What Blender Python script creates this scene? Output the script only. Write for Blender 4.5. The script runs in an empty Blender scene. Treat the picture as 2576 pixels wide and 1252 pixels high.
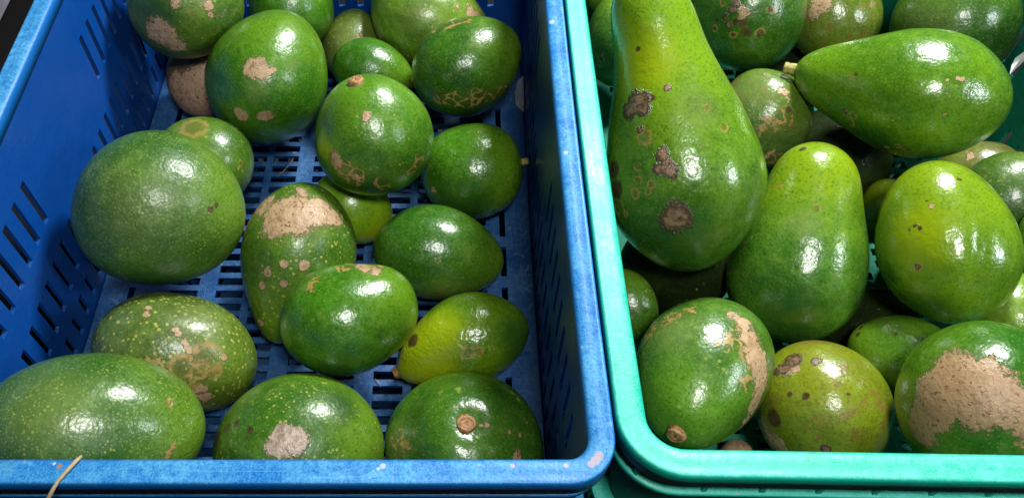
import bpy, bmesh, math, random
import numpy as np
from mathutils import Matrix, Vector

C = bpy.context.scene
# ------------------------------------------------------------------ camera
FOC, CXP, CYP, PITCH = 2030.0, 1143.0, 626.0, math.radians(54.9)   # photo measured at 2576 x 1252
ZC = 0.610
cam_d = bpy.data.cameras.new('camera'); cam = bpy.data.objects.new('camera', cam_d)
C.collection.objects.link(cam); C.camera = cam
cam.location = (0, 0, ZC); cam.rotation_euler = (math.pi/2 - PITCH, 0, 0)
cam_d.sensor_width = 36; cam_d.lens = 36*FOC/2576; cam_d.shift_x = (1288-CXP)/2576
cam_d.clip_start = 0.01; cam_d.clip_end = 50
# ------------------------------------------------------------------ light
C.view_settings.view_transform = 'Standard'; C.view_settings.look = 'None'
C.view_settings.exposure = 0.9; C.view_settings.gamma = 1.0
w = bpy.data.worlds.new('World'); C.world = w; w.use_nodes = True
w.node_tree.nodes['Background'].inputs[0].default_value = (0.75, 0.85, 1.0, 1)
w.node_tree.nodes['Background'].inputs[1].default_value = 0.004
def lamp(name, loc, tgt, power, size, col, size_y=None):
    d = bpy.data.lights.new(name, 'AREA'); d.energy = power; d.color = col
    d.shape = 'DISK' if size_y is None else 'RECTANGLE'; d.size = size
    if size_y: d.size_y = size_y
    o = bpy.data.objects.new(name, d); C.collection.objects.link(o); o.location = loc
    o.rotation_euler = (Vector(tgt)-Vector(loc)).to_track_quat('-Z', 'Y').to_euler()
    return o
lamp('market_lamp', (0.12, -0.12, 1.12), (0.07, .38, .1), 3.8, .18, (1, .995, .97))
lamp('market_lamp', (0.46, 1.04, 1.04), (0.1, .4, .1), 14.0, .25, (.97, 1, .985))
lamp('market_lamp', (1.05, .02, .78), (0.1, .4, .1), 2.5, .13, (.88, .94, 1), .26)
C.cycles.max_bounces = 6; C.cycles.diffuse_bounces = 2; C.cycles.glossy_bounces = 3
C.cycles.sample_clamp_indirect = 4

#GEO-BEGIN
# ------------------------------------------------------------------ geometry of the place
SP, CP = math.sin(PITCH), math.cos(PITCH)
R_ = np.array([1., 0, 0]); U_ = np.array([0, SP, CP]); F_ = np.array([0, CP, -SP])
CAM = np.array([0, 0, ZC])
def ray(px, py):                       # direction with unit depth along the optical axis
    return F_ + R_*(px-CXP)/FOC - U_*(py-CYP)/FOC
def project(P):
    q = P - CAM; t = q@F_
    return np.stack([CXP + FOC*(q@R_)/t, CYP - FOC*(q@U_)/t, t], -1)
ZF, ZR = 0.007, 0.210                  # crate floor and rim heights
BLUE = (-.3118, .0728, .1501, .708)    # inner outlines at the rim
GREEN = (.1035, .4880, .1557, .708)

def ginterp(g, z):
    n = len(g)-1; x = (np.clip(z, -1, 1)+1)/2*n; i = np.clip(np.floor(x).astype(int), 0, n-1); f = x-i
    g = np.array(g, float); p = np.concatenate([[2*g[0]-g[1]], g, [2*g[-1]-g[-2]]])
    a, b, c, d = p[i], p[i+1], p[i+2], p[i+3]
    return b + .5*f*(c-a + f*(2*a-5*b+4*c-d + f*(3*(b-c)+d-a)))
SHAPES = dict(
    ball=[1, 1, 1, 1, 1], egg=[1.0, 1.04, 1, .93, .86], drop=[1.0, 1.05, 1.0, .86, .70],
    pear=[.98, 1.08, 1.0, .80, .80], long=[1.14, 1.13, .845, .65, .88], upr=[1.2, 1.08, .93, .80, .96], plump=[1.08, 1.12, 1.0, .78, .72], stout=[1.0, 1.04, 1.0, .94, .93], blunt=[1.0, 1.04, 1.0, .96, 1.06], box=[1.08, 1.02, 1, 1.03, 1.14],
    bell=[1.0, 1.10, 1.0, .84, .86], lobe=[1.02, 1.08, 1.0, .80, .95])
# name: px, py, W, L, phi, theta, shape, bend, t (distance along the axis of view)
#TABLE-BEGIN
FR = [
# --- blue crate
('b_russet_ball', 520,192,205,215, 90,  0,'ball',0),
('b_topleft',     466,-8, 300,318, 80, -10,'egg',0),
('b_dullback',    893,118,165,190, 90, -10,'egg',0),
('b_backmid',     738,12, 215,240, 90,  0,'egg',0),
('b_tallneck',   1088,55, 250,330,-24, 8,'drop',0),
('b_smallstem',   938,180,160,208,-14,  8,'egg',0),
('b_netted',     1175,165,246,292, 30,  0,'egg',0),
('b_face',        678,194,312,340, 68,  0,'egg',0),
('b_sidestem',   1186,430,240,258,  8,  0,'box',0),
('b_limehalf',    888,522,185,215,-35,  0,'egg',0),
('b_stemball',    938,338,300,312,109, 28,'egg',0),
('b_scarring',    520,400,215,250,150,  0,'egg',0),
('b_right',      1104,637,238,330, -8,  0,'egg',0),
('b_brownyellow',1160,863,226,352,202,  0,'drop',.1),
('b_russetcap',   745,662,290,412,-103, 0,'drop',0),
('b_glossy',      880,798,278,354, 17,  0,'blunt',0),
('b_bigdark',     404,527,388,438,  5,  0,'ball',0),
('b_speckled',    445,887,306,420,-16,  0,'ball',0),
('b_greypatch',   756,1122,365,432, 0,  0,'ball',0),
('b_standing',   1168,1112,404,400, 75,70,'bell',0),
('b_frontleft',   238,1078,392,582, -5, 0,'ball',0),
# --- green crate
('g_backcorner', 1518,-32,130,110, 0,  0,'ball',0),
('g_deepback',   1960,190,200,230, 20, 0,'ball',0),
('g_backneck',   2092, 10,250,330,100,  0,'pear',0),
('g_leftback',   1548,105,150,230, 90,  0,'ball',0),
('g_pitted',     1882,30, 296,310, 90,  0,'ball',0),
('g_rightback',  2405,55, 334,300, 90,  0,'ball',0),
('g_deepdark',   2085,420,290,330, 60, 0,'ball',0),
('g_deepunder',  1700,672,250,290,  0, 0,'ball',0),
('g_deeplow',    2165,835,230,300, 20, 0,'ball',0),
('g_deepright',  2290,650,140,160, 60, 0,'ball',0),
('g_oliveback',  2462,440,180,230,160, 0,'egg',0),
('g_twolobe',    1914,302,240,268, 60,  0,'box',0),
('g_limesliver', 2246,545,160,200,110, 0,'ball',0),
('g_rightdull',  2530,505,260,270, 60, 0,'ball',0),
('g_rightedge',  2620,640,150,240, 90, 0,'ball',0),
('g_lowlime',    2550,800,255,225, 20, 0,'ball',0),
('g_leftsliver', 1585,765,130,190,110, 0,'ball',0),
('g_halflit',    2268,898,215,290,160, 0,'egg',0),
('g_brownbit',   1855,1160,110,100,0, 0,'ball',0),
('g_sidepear',   2254,226,338,546,163, 0,'plump',-.03),
('g_uprightpear',2014,612,352,512, 78, 0,'upr',0),
('g_yellowpatch',2064,1025,348,345, 95,20,'ball',0),
('g_limeegg',    2378,609,365,418,103, 0,'stout',0),
('g_longneck',   1690,310,410,764,100,  0,'long',.0),
('g_stemfront',  1767,935,348,396,-115,45,'egg',0),
('g_bigpatch',   2468,1014,420,462,172, 0,'ball',0),
]
# measured depth of each fruit along the view, in metres
TV = {'b_russet_ball': 0.809,
      'b_topleft': 0.737,
      'b_dullback': 0.84,
      'b_backmid': 0.814,
      'b_tallneck': 0.814,
      'b_smallstem': 0.79,
      'b_netted': 0.754,
      'b_face': 0.744,
      'b_sidestem': 0.733,
      'b_limehalf': 0.723,
      'b_stemball': 0.67,
      'b_scarring': 0.713,
      'b_right': 0.686,
      'b_brownyellow': 0.642,
      'b_russetcap': 0.663,
      'b_glossy': 0.607,
      'b_bigdark': 0.632,
      'b_speckled': 0.621,
      'b_greypatch': 0.576,
      'b_standing': 0.582,
      'b_frontleft': 0.535,
      'g_backcorner': 0.817,
      'g_deepback': 0.809,
      'g_backneck': 0.742,
      'g_leftback': 0.801,
      'g_pitted': 0.727,
      'g_rightback': 0.711,
      'g_deepdark': 0.724,
      'g_deepunder': 0.675,
      'g_deeplow': 0.644,
      'g_deepright': 0.701,
      'g_oliveback': 0.704,
      'g_twolobe': 0.694,
      'g_limesliver': 0.675,
      'g_rightdull': 0.647,
      'g_rightedge': 0.606,
      'g_lowlime': 0.59,
      'g_leftsliver': 0.644,
      'g_halflit': 0.582,
      'g_brownbit': 0.605,
      'g_sidepear': 0.627,
      'g_uprightpear': 0.618,
      'g_yellowpatch': 0.572,
      'g_limeegg': 0.572,
      'g_longneck': 0.597,
      'g_stemfront': 0.565,
      'g_bigpatch': 0.507}
#TABLE-END
def fruit_frame(px, py, phi, theta):
    v = -ray(px, py); v /= np.linalg.norm(v)
    r = np.cross(U_, v); r /= np.linalg.norm(r); u = np.cross(v, r)
    a, th = math.radians(phi), math.radians(theta)
    z = math.cos(th)*(math.cos(a)*r + math.sin(a)*u) + math.sin(th)*v
    x = np.cross(v, z); x /= np.linalg.norm(x); y = np.cross(z, x)     # x lies across the fruit as seen
    return np.stack([x, y, z], 1)
class Fruit:
    def __init__(s, key, px, py, W, L, phi, theta, shape, bend=0, t=.6, flat=1.0):
        s.key = key; s.px, s.py, s.W, s.L = px, py, W, L; s.phi, s.theta = phi, theta
        if bend == 0: bend = ((hash_(key) % 17)/8-1)*.085
        s.g = SHAPES[shape] if isinstance(shape, str) else shape; s.bend = bend; s.flat = flat
        s.R = fruit_frame(px, py, phi, theta); s.set(t)
    def set(s, t):
        s.t = t; s.c = CAM + ray(s.px, s.py)*t; k = t/FOC
        N = np.linalg.norm(ray(s.px, s.py)); e = np.array([s.px-CXP, CYP-s.py]); e = e/max(np.linalg.norm(e), 1e-6)
        c2 = (e@np.array([math.cos(math.radians(s.phi)), math.sin(math.radians(s.phi))]))**2
        kL, kW = k*N**-c2, k*N**-(1-c2)        # a wide lens stretches things outwards from the middle
        gm = max(ginterp(s.g, np.linspace(-.9, .9, 40))*np.sqrt(1-np.linspace(-.9, .9, 40)**2))
        s.b = s.W/2*kW/gm; b2 = s.W/2*kW
        th = math.radians(s.theta)
        s.a = math.sqrt(max((s.L/2*kL)**2-(b2*math.sin(th))**2, (.55*b2*math.cos(th))**2))/math.cos(th)
        s.a = min(s.a, 2.2*b2)
    def surf(s, nu=48, nv=32, lump=0.0):
        rs = np.random.RandomState(abs(hash_(s.key)) % 99991)
        tt = np.linspace(0, math.pi, nv+1)[:, None]; uu = np.linspace(0, 2*math.pi, nu, endpoint=False)[None]
        z = np.cos(tt); r = np.sin(tt)*ginterp(s.g, z)
        X = r*np.cos(uu); Y = r*np.sin(uu)*s.flat; Z = z+0*uu
        if lump:
            f = 0*X; D = np.stack([X, Y, Z], -1)
            for k in range(7):
                d = rs.normal(size=3); d /= np.linalg.norm(d); fr = rs.uniform(1.6, 5.5)
                f = f + np.sin(D@d*fr + rs.uniform(0, 6.28))/(fr**.9)
            X = X*(1+lump*f*.55); Y = Y*(1+lump*f*.55); Z = Z*(1+lump*f*.2)
        X = X*s.b + s.bend*s.b*(Z*Z-.4); Y = Y*s.b; Z = Z*s.a
        return np.stack([X, Y, Z], -1)
    def world(s, P): return P@s.R.T + s.c
    def depth_in(s, Pw):               # how far points are inside (positive) in metres
        p = (Pw-s.c)@s.R; z = p[:, 2]/s.a; ok = np.abs(z) < 1; zz = np.clip(z, -1, 1)
        r = s.b*np.sqrt(1-zz**2)*ginterp(s.g, zz); rho = np.hypot(p[:, 0]-s.bend*s.b*(zz*zz-.4), p[:, 1]/s.flat)
        d = np.minimum(r-rho, (1-np.abs(z))*s.a*1.3); d[~ok] = -1
        return d
def hash_(k):
    h = 7
    for ch in k: h = (h*131+ord(ch)) % 1000003
    return h
#GEO-END
# ------------------------------------------------------------------ helpers
def link(o, parent=None):
    C.collection.objects.link(o)
    if parent: o.parent = parent
    return o
def empty(name, loc=(0, 0, 0)):
    o = bpy.data.objects.new(name, None); o.empty_display_size = .02; o.location = loc; return link(o)
def tag(o, label=None, cat=None, group=None, kind=None):
    for k, v in (('label', label), ('category', cat), ('group', group), ('kind', kind)):
        if v: o[k] = v
    return o
def mesh_obj(name, verts, faces, mat, parent=None, smooth=True, loc=None):
    me = bpy.data.meshes.new(name); me.from_pydata([tuple(map(float, v)) for v in verts], [], faces)
    if smooth: me.polygons.foreach_set('use_smooth', [True]*len(me.polygons))
    me.materials.append(mat); me.update()
    o = bpy.data.objects.new(name, me)
    if loc is not None: o.location = loc
    return link(o, parent)
def recalc(o):
    bm = bmesh.new(); bm.from_mesh(o.data); bmesh.ops.recalc_face_normals(bm, faces=bm.faces); bm.to_mesh(o.data); bm.free()
    return o

# ------------------------------------------------------------------ node helper
class NT:
    def __init__(s, name):
        s.m = bpy.data.materials.new(name); s.m.use_nodes = True; s.t = s.m.node_tree; s.N = s.t.nodes
        s.b = s.N['Principled BSDF']; s.out = s.N['Material Output']
    def n(s, typ, **kw):
        x = s.N.new('ShaderNode'+typ)
        for k, v in kw.items(): setattr(x, k, v)
        return x
    def put(s, sock, v):
        if v is None: return
        if hasattr(v, 'is_output') or isinstance(v, bpy.types.NodeSocket): s.t.links.new(v, sock)
        elif isinstance(v, (tuple, list)) and len(v) == 3 and sock.type == 'RGBA': sock.default_value = (*v, 1)
        else: sock.default_value = v
    def math(s, op, a, b=None, c=None, clamp=False):
        x = s.n('Math', operation=op, use_clamp=clamp)
        for i, v in enumerate((a, b, c)): s.put(x.inputs[i], v)
        return x.outputs[0]
    def vm(s, op, a, b=None, scale=None):
        x = s.n('VectorMath', operation=op); s.put(x.inputs[0], a); s.put(x.inputs[1], b)
        if scale is not None: s.put(x.inputs[3], scale)
        return x.outputs['Value'] if op in ('LENGTH', 'DISTANCE', 'DOT_PRODUCT') else x.outputs[0]
    def noise(s, vec, scale, detail=3, rough=.55, color=False, dist=0):
        x = s.n('TexNoise'); s.put(x.inputs['Vector'], vec); x.inputs['Scale'].default_value = scale
        x.inputs['Detail'].default_value = detail; x.inputs['Roughness'].default_value = rough
        x.inputs['Distortion'].default_value = dist
        return x.outputs['Color' if color else 'Fac']
    def voro(s, vec, scale, feature='F1', rand=1.0):
        x = s.n('TexVoronoi', feature=feature); s.put(x.inputs['Vector'], vec); x.inputs['Scale'].default_value = scale
        x.inputs['Randomness'].default_value = rand
        return x.outputs['Distance']
    def ss(s, v, a, b, lo=0.0, hi=1.0):
        x = s.n('MapRange', interpolation_type='SMOOTHSTEP'); s.put(x.inputs[0], v)
        x.inputs[1].default_value = a; x.inputs[2].default_value = b; x.inputs[3].default_value = lo; x.inputs[4].default_value = hi
        return x.outputs[0]
    def mix(s, f, a, b, mode='MIX'):
        x = s.n('Mix', data_type='RGBA', blend_type=mode); s.put(x.inputs[0], f); s.put(x.inputs[6], a); s.put(x.inputs[7], b)
        return x.outputs[2]
    def bump(s, h, strength, dist, prev=None):
        x = s.n('Bump'); x.inputs['Strength'].default_value = strength; x.inputs['Distance'].default_value = dist
        s.put(x.inputs['Height'], h)
        if prev: s.put(x.inputs['Normal'], prev)
        return x.outputs[0]

# ------------------------------------------------------------------ plastic
def plastic(name, base, haze, haze_amt=.5, rough=.38, blobs=()):
    t = NT(name); co = t.n('TexCoord').outputs['Object']
    geo = t.n('NewGeometry').outputs['Normal']
    sep = t.n('SeparateXYZ'); t.put(sep.inputs[0], geo)
    upf = t.ss(sep.outputs[2], .5, .95)                       # rubbed and scratched on its top faces
    n1 = t.noise(co, 28, 5, .65); n2 = t.noise(co, 260, 4, .7); n3 = t.noise(co, 900, 2, .7)
    st = t.n('Mapping'); t.put(st.inputs[0], co); st.inputs['Scale'].default_value = (420, 30, 60)
    n4 = t.noise(st.outputs[0], 1, 3, .6)
    scuff = t.math('MULTIPLY', t.ss(n1, .30, .62), t.ss(n2, .25, .66))
    scuff = t.math('ADD', t.math('MULTIPLY', scuff, .7), t.math('MULTIPLY', t.ss(n3, .40, .64), .38))
    amt = t.math('MULTIPLY', scuff, t.math('ADD', t.math('MULTIPLY', upf, haze_amt), .07), clamp=True)
    col = t.mix(amt, base, haze)
    nick = t.math('MULTIPLY', t.ss(t.noise(co, 95, 5, .75, dist=.6), .60, .66), t.math('MULTIPLY', upf, .35))
    col = t.mix(nick, col, tuple(min(1, c*1.15+.10) for c in haze))
    for sc_, th_ in (((900, 18, 60), .69), ((18, 900, 60), .69)):
        mp = t.n('Mapping'); t.put(mp.inputs[0], co); mp.inputs['Scale'].default_value = sc_; mp.inputs['Rotation'].default_value = (0, 0, .12)
        sx = t.math('MULTIPLY', t.ss(t.noise(mp.outputs[0], 1, 2, .5), th_-.05, th_), t.math('MULTIPLY', upf, .24)); col = t.mix(sx, col, tuple(min(1, c*1.2+.05) for c in haze))
    streak = t.math('MULTIPLY', t.ss(n4, .60, .72), .13)
    col = t.mix(streak, col, haze)
    dirt = t.math('MULTIPLY', t.ss(t.noise(co, 14, 6, .7), .56, .75), .45)
    col = t.mix(dirt, col, (base[0]*.55+.01, base[1]*.5, base[2]*.45))
    # dried residue flecks
    v = t.voro(t.vm('ADD', co, t.vm('SCALE', t.noise(co, 150, 2, .5, True), None, .012)), 26)
    fl = t.math('MULTIPLY', t.math('LESS_THAN', v, .055), t.math('MULTIPLY', upf, .4))
    col = t.mix(fl, col, (.40, .40, .42))
    for (bx, by, bz), br, bc in blobs:                       # dried drips on the rim
        d = t.vm('DISTANCE', t.vm('ADD', co, t.vm('SCALE', t.vm('SUBTRACT', t.noise(co, 300, 3, .7, True), (.5, .5, .5)), None, br*.9)), (bx, by, bz))
        col = t.mix(t.math('MULTIPLY', t.ss(d, br*1.15, br*.8, 0, 1), .9), col, bc)
    t.put(t.b.inputs['Base Color'], col)
    r = t.math('ADD', t.math('MULTIPLY', n1, .22), rough-.1); r = t.math('ADD', r, t.math('MULTIPLY', amt, .25))
    t.put(t.b.inputs['Roughness'], r)
    nb = t.bump(n2, .35, .0006); nb = t.bump(n1, .4, .002, nb)
    t.put(t.b.inputs['Normal'], nb)
    t.b.inputs['Subsurface Weight'].default_value = 0
    return t.m
def rim_point(px, py, rect):
    r = ray(px, py); p = CAM+r*((ZR-ZC)/r[2]); return (p[0]-(rect[0]+rect[1])/2, p[1]-(rect[2]+rect[3])/2, ZR)
PINK, WHT, TAN = (.36, .30, .36), (.40, .46, .55), (.30, .18, .14)
drips = [(rim_point(x, y, BLUE), r*.72, c) for x, y, r, c in ((963, 1170, .0022, WHT), (952, 1178, .0014, WHT), (1289, 1170, .0018, PINK), (1424, 1169, .0018, PINK),
    (1508, 1146, .0034, PINK), (1497, 1158, .0034, PINK), (1487, 1167, .0026, PINK), (136, 1164, .0014, WHT), (150, 1171, .0020, TAN), (1205, 1168, .0010, PINK),
    (1423, 384, .0022, WHT), (1388, 55, .0030, WHT), (1462, 870, .0016, WHT))]
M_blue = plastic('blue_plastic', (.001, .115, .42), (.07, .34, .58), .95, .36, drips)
M_blue_in = plastic('blue_plastic_inside_shaded', (.001, .056, .29), (.06, .16, .34), .3, .30)  # rim plastic darkened, so the wall colour carries painted shade
M_blue_floor = plastic('blue_plastic_floor_shaded', (.001, .045, .19), (.06, .18, .34), .7, .42)  # darker again: the shade between the fruit is put into the floor colour
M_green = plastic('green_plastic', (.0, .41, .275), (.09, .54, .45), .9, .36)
M_green_in = plastic('green_plastic_inside_shaded', (.0, .15, .085), (.06, .26, .18), .3, .66)  # darkened copy of the green, inside shade painted into its base
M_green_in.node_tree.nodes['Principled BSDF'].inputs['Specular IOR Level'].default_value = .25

# ------------------------------------------------------------------ crate
def rrect(x0, x1, y0, y1, r, o, nstr=26, narc=9):
    """closed outline, counter-clockwise, offset outwards by o; the same count of points for every o"""
    pts = []
    cs = [(x1-r, y0+r, -90), (x1-r, y1-r, 0), (x0+r, y1-r, 90), (x0+r, y0+r, 180)]
    for i, (cx, cy, a0) in enumerate(cs):
        arc = [(cx+(r+o)*math.cos(math.radians(a0+90*k/narc)), cy+(r+o)*math.sin(math.radians(a0+90*k/narc))) for k in range(narc+1)]
        pts += arc
        nx, ny, na = cs[(i+1) % 4]
        q = (nx+(r+o)*math.cos(math.radians(na)), ny+(r+o)*math.sin(math.radians(na)))
        p = arc[-1]
        pts += [(p[0]+(q[0]-p[0])*k/nstr, p[1]+(q[1]-p[1])*k/nstr) for k in range(1, nstr)]
    return pts
def make_crate(name, rect, r, rimw, mat, mat_in, label, warp, hoop_h, hoop_o, hoop_w, rib_pitch, z0=0.0):
    x0, x1, y0, y1 = rect
    root = empty(name, ((x0+x1)/2, (y0+y1)/2, z0)); tag(root, label, 'crate', 'plastic market crates')
    ox, oy = root.location.x, root.location.y
    def W(p): 
        x, y, z = p; dx, dy = warp(x, y, z); return (x+dx-ox, y+dy-oy, z)
    def sweep(name, prof, nstr=26):
        rings = [[W((x, y, z)) for x, y in rrect(*rect, r, o, nstr)] for o, z in prof]
        n, k = len(rings[0]), len(prof); V = [p for rg in rings for p in rg]
        F = [(j*n+i, j*n+(i+1) % n, ((j+1) % k)*n+(i+1) % n, ((j+1) % k)*n+i) for j in range(k) for i in range(n)]
        o = recalc(mesh_obj(name, V, F, mat, root))
        return o
    Z = ZR
    wv = rimw
    prof = [(-.0006, Z-.012), (-.0006, Z-.0035), (.0, Z-.0016), (.002, Z-.0005), (.0042, Z), (wv*.5, Z+.0003), (wv-.0032, Z+.0001), (wv-.0020, Z+.0007), (wv-.0009, Z+.0004), (wv-.0001, Z-.0008), (wv, Z-.002),
            (wv, Z-.004), (wv, Z-.0135), (wv-.0025, Z-.0135), (wv-.0025, Z-.004), (.0036, Z-.0045), (.0036, Z-.012)]
    rim = sweep('rim', prof)
    # hoop flange below the rim
    zh = Z-hoop_h
    sweep('flange', [(hoop_o-hoop_w, zh), (hoop_o-hoop_w+.0007, zh+.0007), (hoop_o-.0007, zh+.0007), (hoop_o, zh), (hoop_o, zh-.0032), (hoop_o-hoop_w, zh-.0032)])
    # second, lower flange
    zl = Z-.105
    sweep('flange', [(.0035, zl), (hoop_o-.0007, zl+.0007), (hoop_o, zl), (hoop_o, zl-.003), (.0035, zl-.003)])
    # ring wall with its slots
    th = .003; sl = .0068; pitch = .0198; per = []          # stations along the outline: (x, y, nx, ny, slot?)
    inner, outer = rrect(*rect, r, 0.0, 1, 7), rrect(*rect, r, th, 1, 7)
    def stations():
        S = []; n = len(inner)
        for i in range(n):
            p, q = np.array(inner[i]), np.array(inner[(i+1) % n]); po, qo = np.array(outer[i]), np.array(outer[(i+1) % n])
            L = np.linalg.norm(q-p)
            if L < .05: S.append((p, po, 0, 0)); continue
            lng = abs(q[1]-p[1]) > abs(q[0]-p[0])
            ref = .3725 if lng else (x0+x1)/2
            a = p[1] if lng else p[0]; d = q[1]-p[1] if lng else q[0]-p[0]
            cs = [ref+pitch*k for k in range(-40, 41)]
            cs = [c for c in cs if min(a, a+d)+.018 < c < max(a, a+d)-.018]; cs.sort(reverse=d < 0)
            S.append((p, po, 0, 0))
            for c in cs:
                for e, fl in ((-sl/2, 1), (sl/2, 0)):
                    cc = c+(e if d > 0 else -e); f = (cc-a)/d
                    mid = lng and (.385 < c < .53)
                    S.append((p+(q-p)*f, po+(qo-po)*f, fl, 1 if mid else 0))
        return S
    S = stations(); n = len(S)
    zs = [z for z in (ZF-.007, Z-.195, Z-.172, Z-.157, Z-.1195, Z-.0935, Z-.0485, Z-.006)]
    slotrow = {1: 0, 3: 0, 5: 1}
    hole = lambda i, j: S[i % n][2] == 1 and j in slotrow and not (slotrow[j] and S[i % n][3])
    V = []; 
    for z in zs:
        for s_ in S: V.append(W((s_[0][0], s_[0][1], z)))
        for s_ in S: V.append(W((s_[1][0], s_[1][1], z)))
    A = lambda i, j: j*2*n+i % n
    B = lambda i, j: j*2*n+n+i % n
    F = []; nz = len(zs)-1
    for j in range(nz):
        for i in range(n):
            if hole(i, j): continue
            F += [(A(i, j), A(i+1, j), A(i+1, j+1), A(i, j+1)), (B(i+1, j), B(i, j), B(i, j+1), B(i+1, j+1))]
            if hole(i-1, j): F.append((A(i, j), A(i, j+1), B(i, j+1), B(i, j)))
            if hole(i+1, j): F.append((A(i+1, j+1), A(i+1, j), B(i+1, j), B(i+1, j+1)))
            if j+1 < nz and hole(i, j+1): F.append((A(i, j+1), A(i+1, j+1), B(i+1, j+1), B(i, j+1)))
            if j > 0 and hole(i, j-1): F.append((A(i+1, j), A(i, j), B(i, j), B(i+1, j)))
    for i in range(n): F += [(A(i+1, 0), A(i, 0), B(i, 0), B(i+1, 0)), (A(i, nz), A(i+1, nz), B(i+1, nz), B(i, nz))]
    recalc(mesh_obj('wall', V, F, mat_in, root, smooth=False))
    # base with its slots
    xs = [x0+.001]; xf = []
    def add_x(lst): 
        for a_ in lst: xs.append(a_)
    off = 0 if name_is_blue(rect) else (x1-BLUE[1])
    lat = []; k = -.1384
    for g in range(-2, 2):
        for a_ in (0, .0314): lat.append((-.1384+.0717*g+a_+off, -.1384+.0717*g+a_+.0245+off))
    lat.append((.0051+off, .0296+off))
    lat = sorted(set((round(a_, 5), round(b_, 5)) for a_, b_ in lat if a_ > x0+.03 and b_ < x1-.035))
    lat = [l for i, l in enumerate(lat) if i == 0 or l[0] > lat[i-1][1]+.002]
    lngs = [(x1-.0303, x1-.0248), (x0+.0248, x0+.0303)]
    lat = [l for l in lat if l[1] < x1-.034 and l[0] > x0+.034]
    xb = sorted([x0+.0012, x1-.0012]+[v for l in lat+lngs for v in l])
    ys = []; yk = y0+.012
    latY = []
    while yk < y1-.02:
        latY.append((yk, yk+.0075)); yk += .0131
    lonY = []; yk = y0+.0255
    while yk < y1-.04:
        lonY.append((yk, yk+.032)); yk += .0437
    yb = sorted(set([y0+.0012, y1-.0012]+[v for l in latY+lonY for v in l]))
    inb = lambda v, L: any(a_ < v < b_ for a_, b_ in L)
    nxb, nyb = len(xb), len(yb)
    H = lambda i, j: 0 <= i < nxb-1 and 0 <= j < nyb-1 and ((inb((xb[i]+xb[i+1])/2, lat) and inb((yb[j]+yb[j+1])/2, latY)) or (inb((xb[i]+xb[i+1])/2, lngs) and inb((yb[j]+yb[j+1])/2, lonY)))
    V = [W((x, y, ZF)) for y in yb for x in xb]+[W((x, y, ZF-.0035)) for y in yb for x in xb]
    T = lambda i, j: j*nxb+i
    Bt = lambda i, j: nxb*nyb+j*nxb+i
    F = []
    for j in range(nyb-1):
        for i in range(nxb-1):
            if H(i, j): continue
            F += [(T(i, j), T(i+1, j), T(i+1, j+1), T(i, j+1)), (Bt(i, j+1), Bt(i+1, j+1), Bt(i+1, j), Bt(i, j))]
            if H(i-1, j): F.append((T(i, j), T(i, j+1), Bt(i, j+1), Bt(i, j)))
            if H(i+1, j): F.append((T(i+1, j+1), T(i+1, j), Bt(i+1, j), Bt(i+1, j+1)))
            if H(i, j-1): F.append((T(i+1, j), T(i, j), Bt(i, j), Bt(i+1, j)))
            if H(i, j+1): F.append((T(i, j+1), T(i+1, j+1), Bt(i+1, j+1), Bt(i, j+1)))
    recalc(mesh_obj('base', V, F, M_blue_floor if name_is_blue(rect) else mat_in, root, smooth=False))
    # ribs between wall and flange, all the way round
    rm = None
    seg = [((x1-r, y0), (x0+r, y0), (0, -1)), ((x1, y1-r), (x1, y0+r), (1, 0)), ((x0, y0+r), (x0, y1-r), (-1, 0)), ((x0+r, y1), (x1-r, y1), (0, 1))]
    t_ = .0013; d_ = hoop_o-.0015
    def rib_mesh(dx):
        P = [(0, .0032, zh-.0008), (0, d_, zh-.0008), (0, d_-.001, Z-.0045), (0, .0032, Z-.0045)]
        V = [(-t_, -p[1], p[2]-Z) for p in P]+[(t_, -p[1], p[2]-Z) for p in P]
        return V
    Vr = rib_mesh(0); Fr = [(0, 1, 2, 3), (7, 6, 5, 4), (0, 4, 5, 1), (1, 5, 6, 2), (2, 6, 7, 3), (3, 7, 4, 0)]
    first = True; me = None
    def put_rib(x, y, ang):
        nonlocal me
        if me is None:
            o = recalc(mesh_obj('rib', Vr, Fr, mat, root, smooth=False)); me = o.data
        else: o = link(bpy.data.objects.new('rib', me), root)
        q = W((x, y, Z)); o.location = q; o.rotation_euler = (0, 0, ang)
    for (a_, b_, nr) in seg:
        a_, b_ = np.array(a_), np.array(b_); L = np.linalg.norm(b_-a_); m = int(L/rib_pitch)
        for k in range(m+1):
            p = a_+(b_-a_)*((k*rib_pitch+.006)/L)
            if np.linalg.norm(p-a_) < L: put_rib(p[0], p[1], math.atan2(nr[1], nr[0])+math.pi/2)
    for cx, cy, a0 in ((x1-r, y0+r, -45), (x0+r, y0+r, 225), (x1-r, y1-r, 45), (x0+r, y1-r, 135)):
        a = math.radians(a0); put_rib(cx+r*math.cos(a), cy+r*math.sin(a), a+math.pi/2)
    return root
def name_is_blue(rect): return rect[0] < 0
def bow(y): 
    u = (y-.33)/.33; return max(0, 1-u*u)
def warp_blue(x, y, z):
    k = max(0, (x-.02)/.06); k = min(k, 1)
    return (-.0036*k*bow(y)*(.5+.5*z/ZR), 0)
def warp_green(x, y, z):
    k = min(max(0, 1-(x-.095)/.06), 1); kf = min(max(0, 1-(y-.15)/.1), 1)
    return (-.0034*k*bow(y)*(.5+.5*z/ZR), -.019*(x-.11)*kf)
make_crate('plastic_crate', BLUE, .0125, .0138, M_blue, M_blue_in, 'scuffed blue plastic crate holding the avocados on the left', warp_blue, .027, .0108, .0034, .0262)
make_crate('plastic_crate', GREEN, .018, .0155, M_green, M_green_in, 'turquoise green plastic crate filled with avocados on the right', warp_green, .028, .0150, .0062, .0300)

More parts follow.
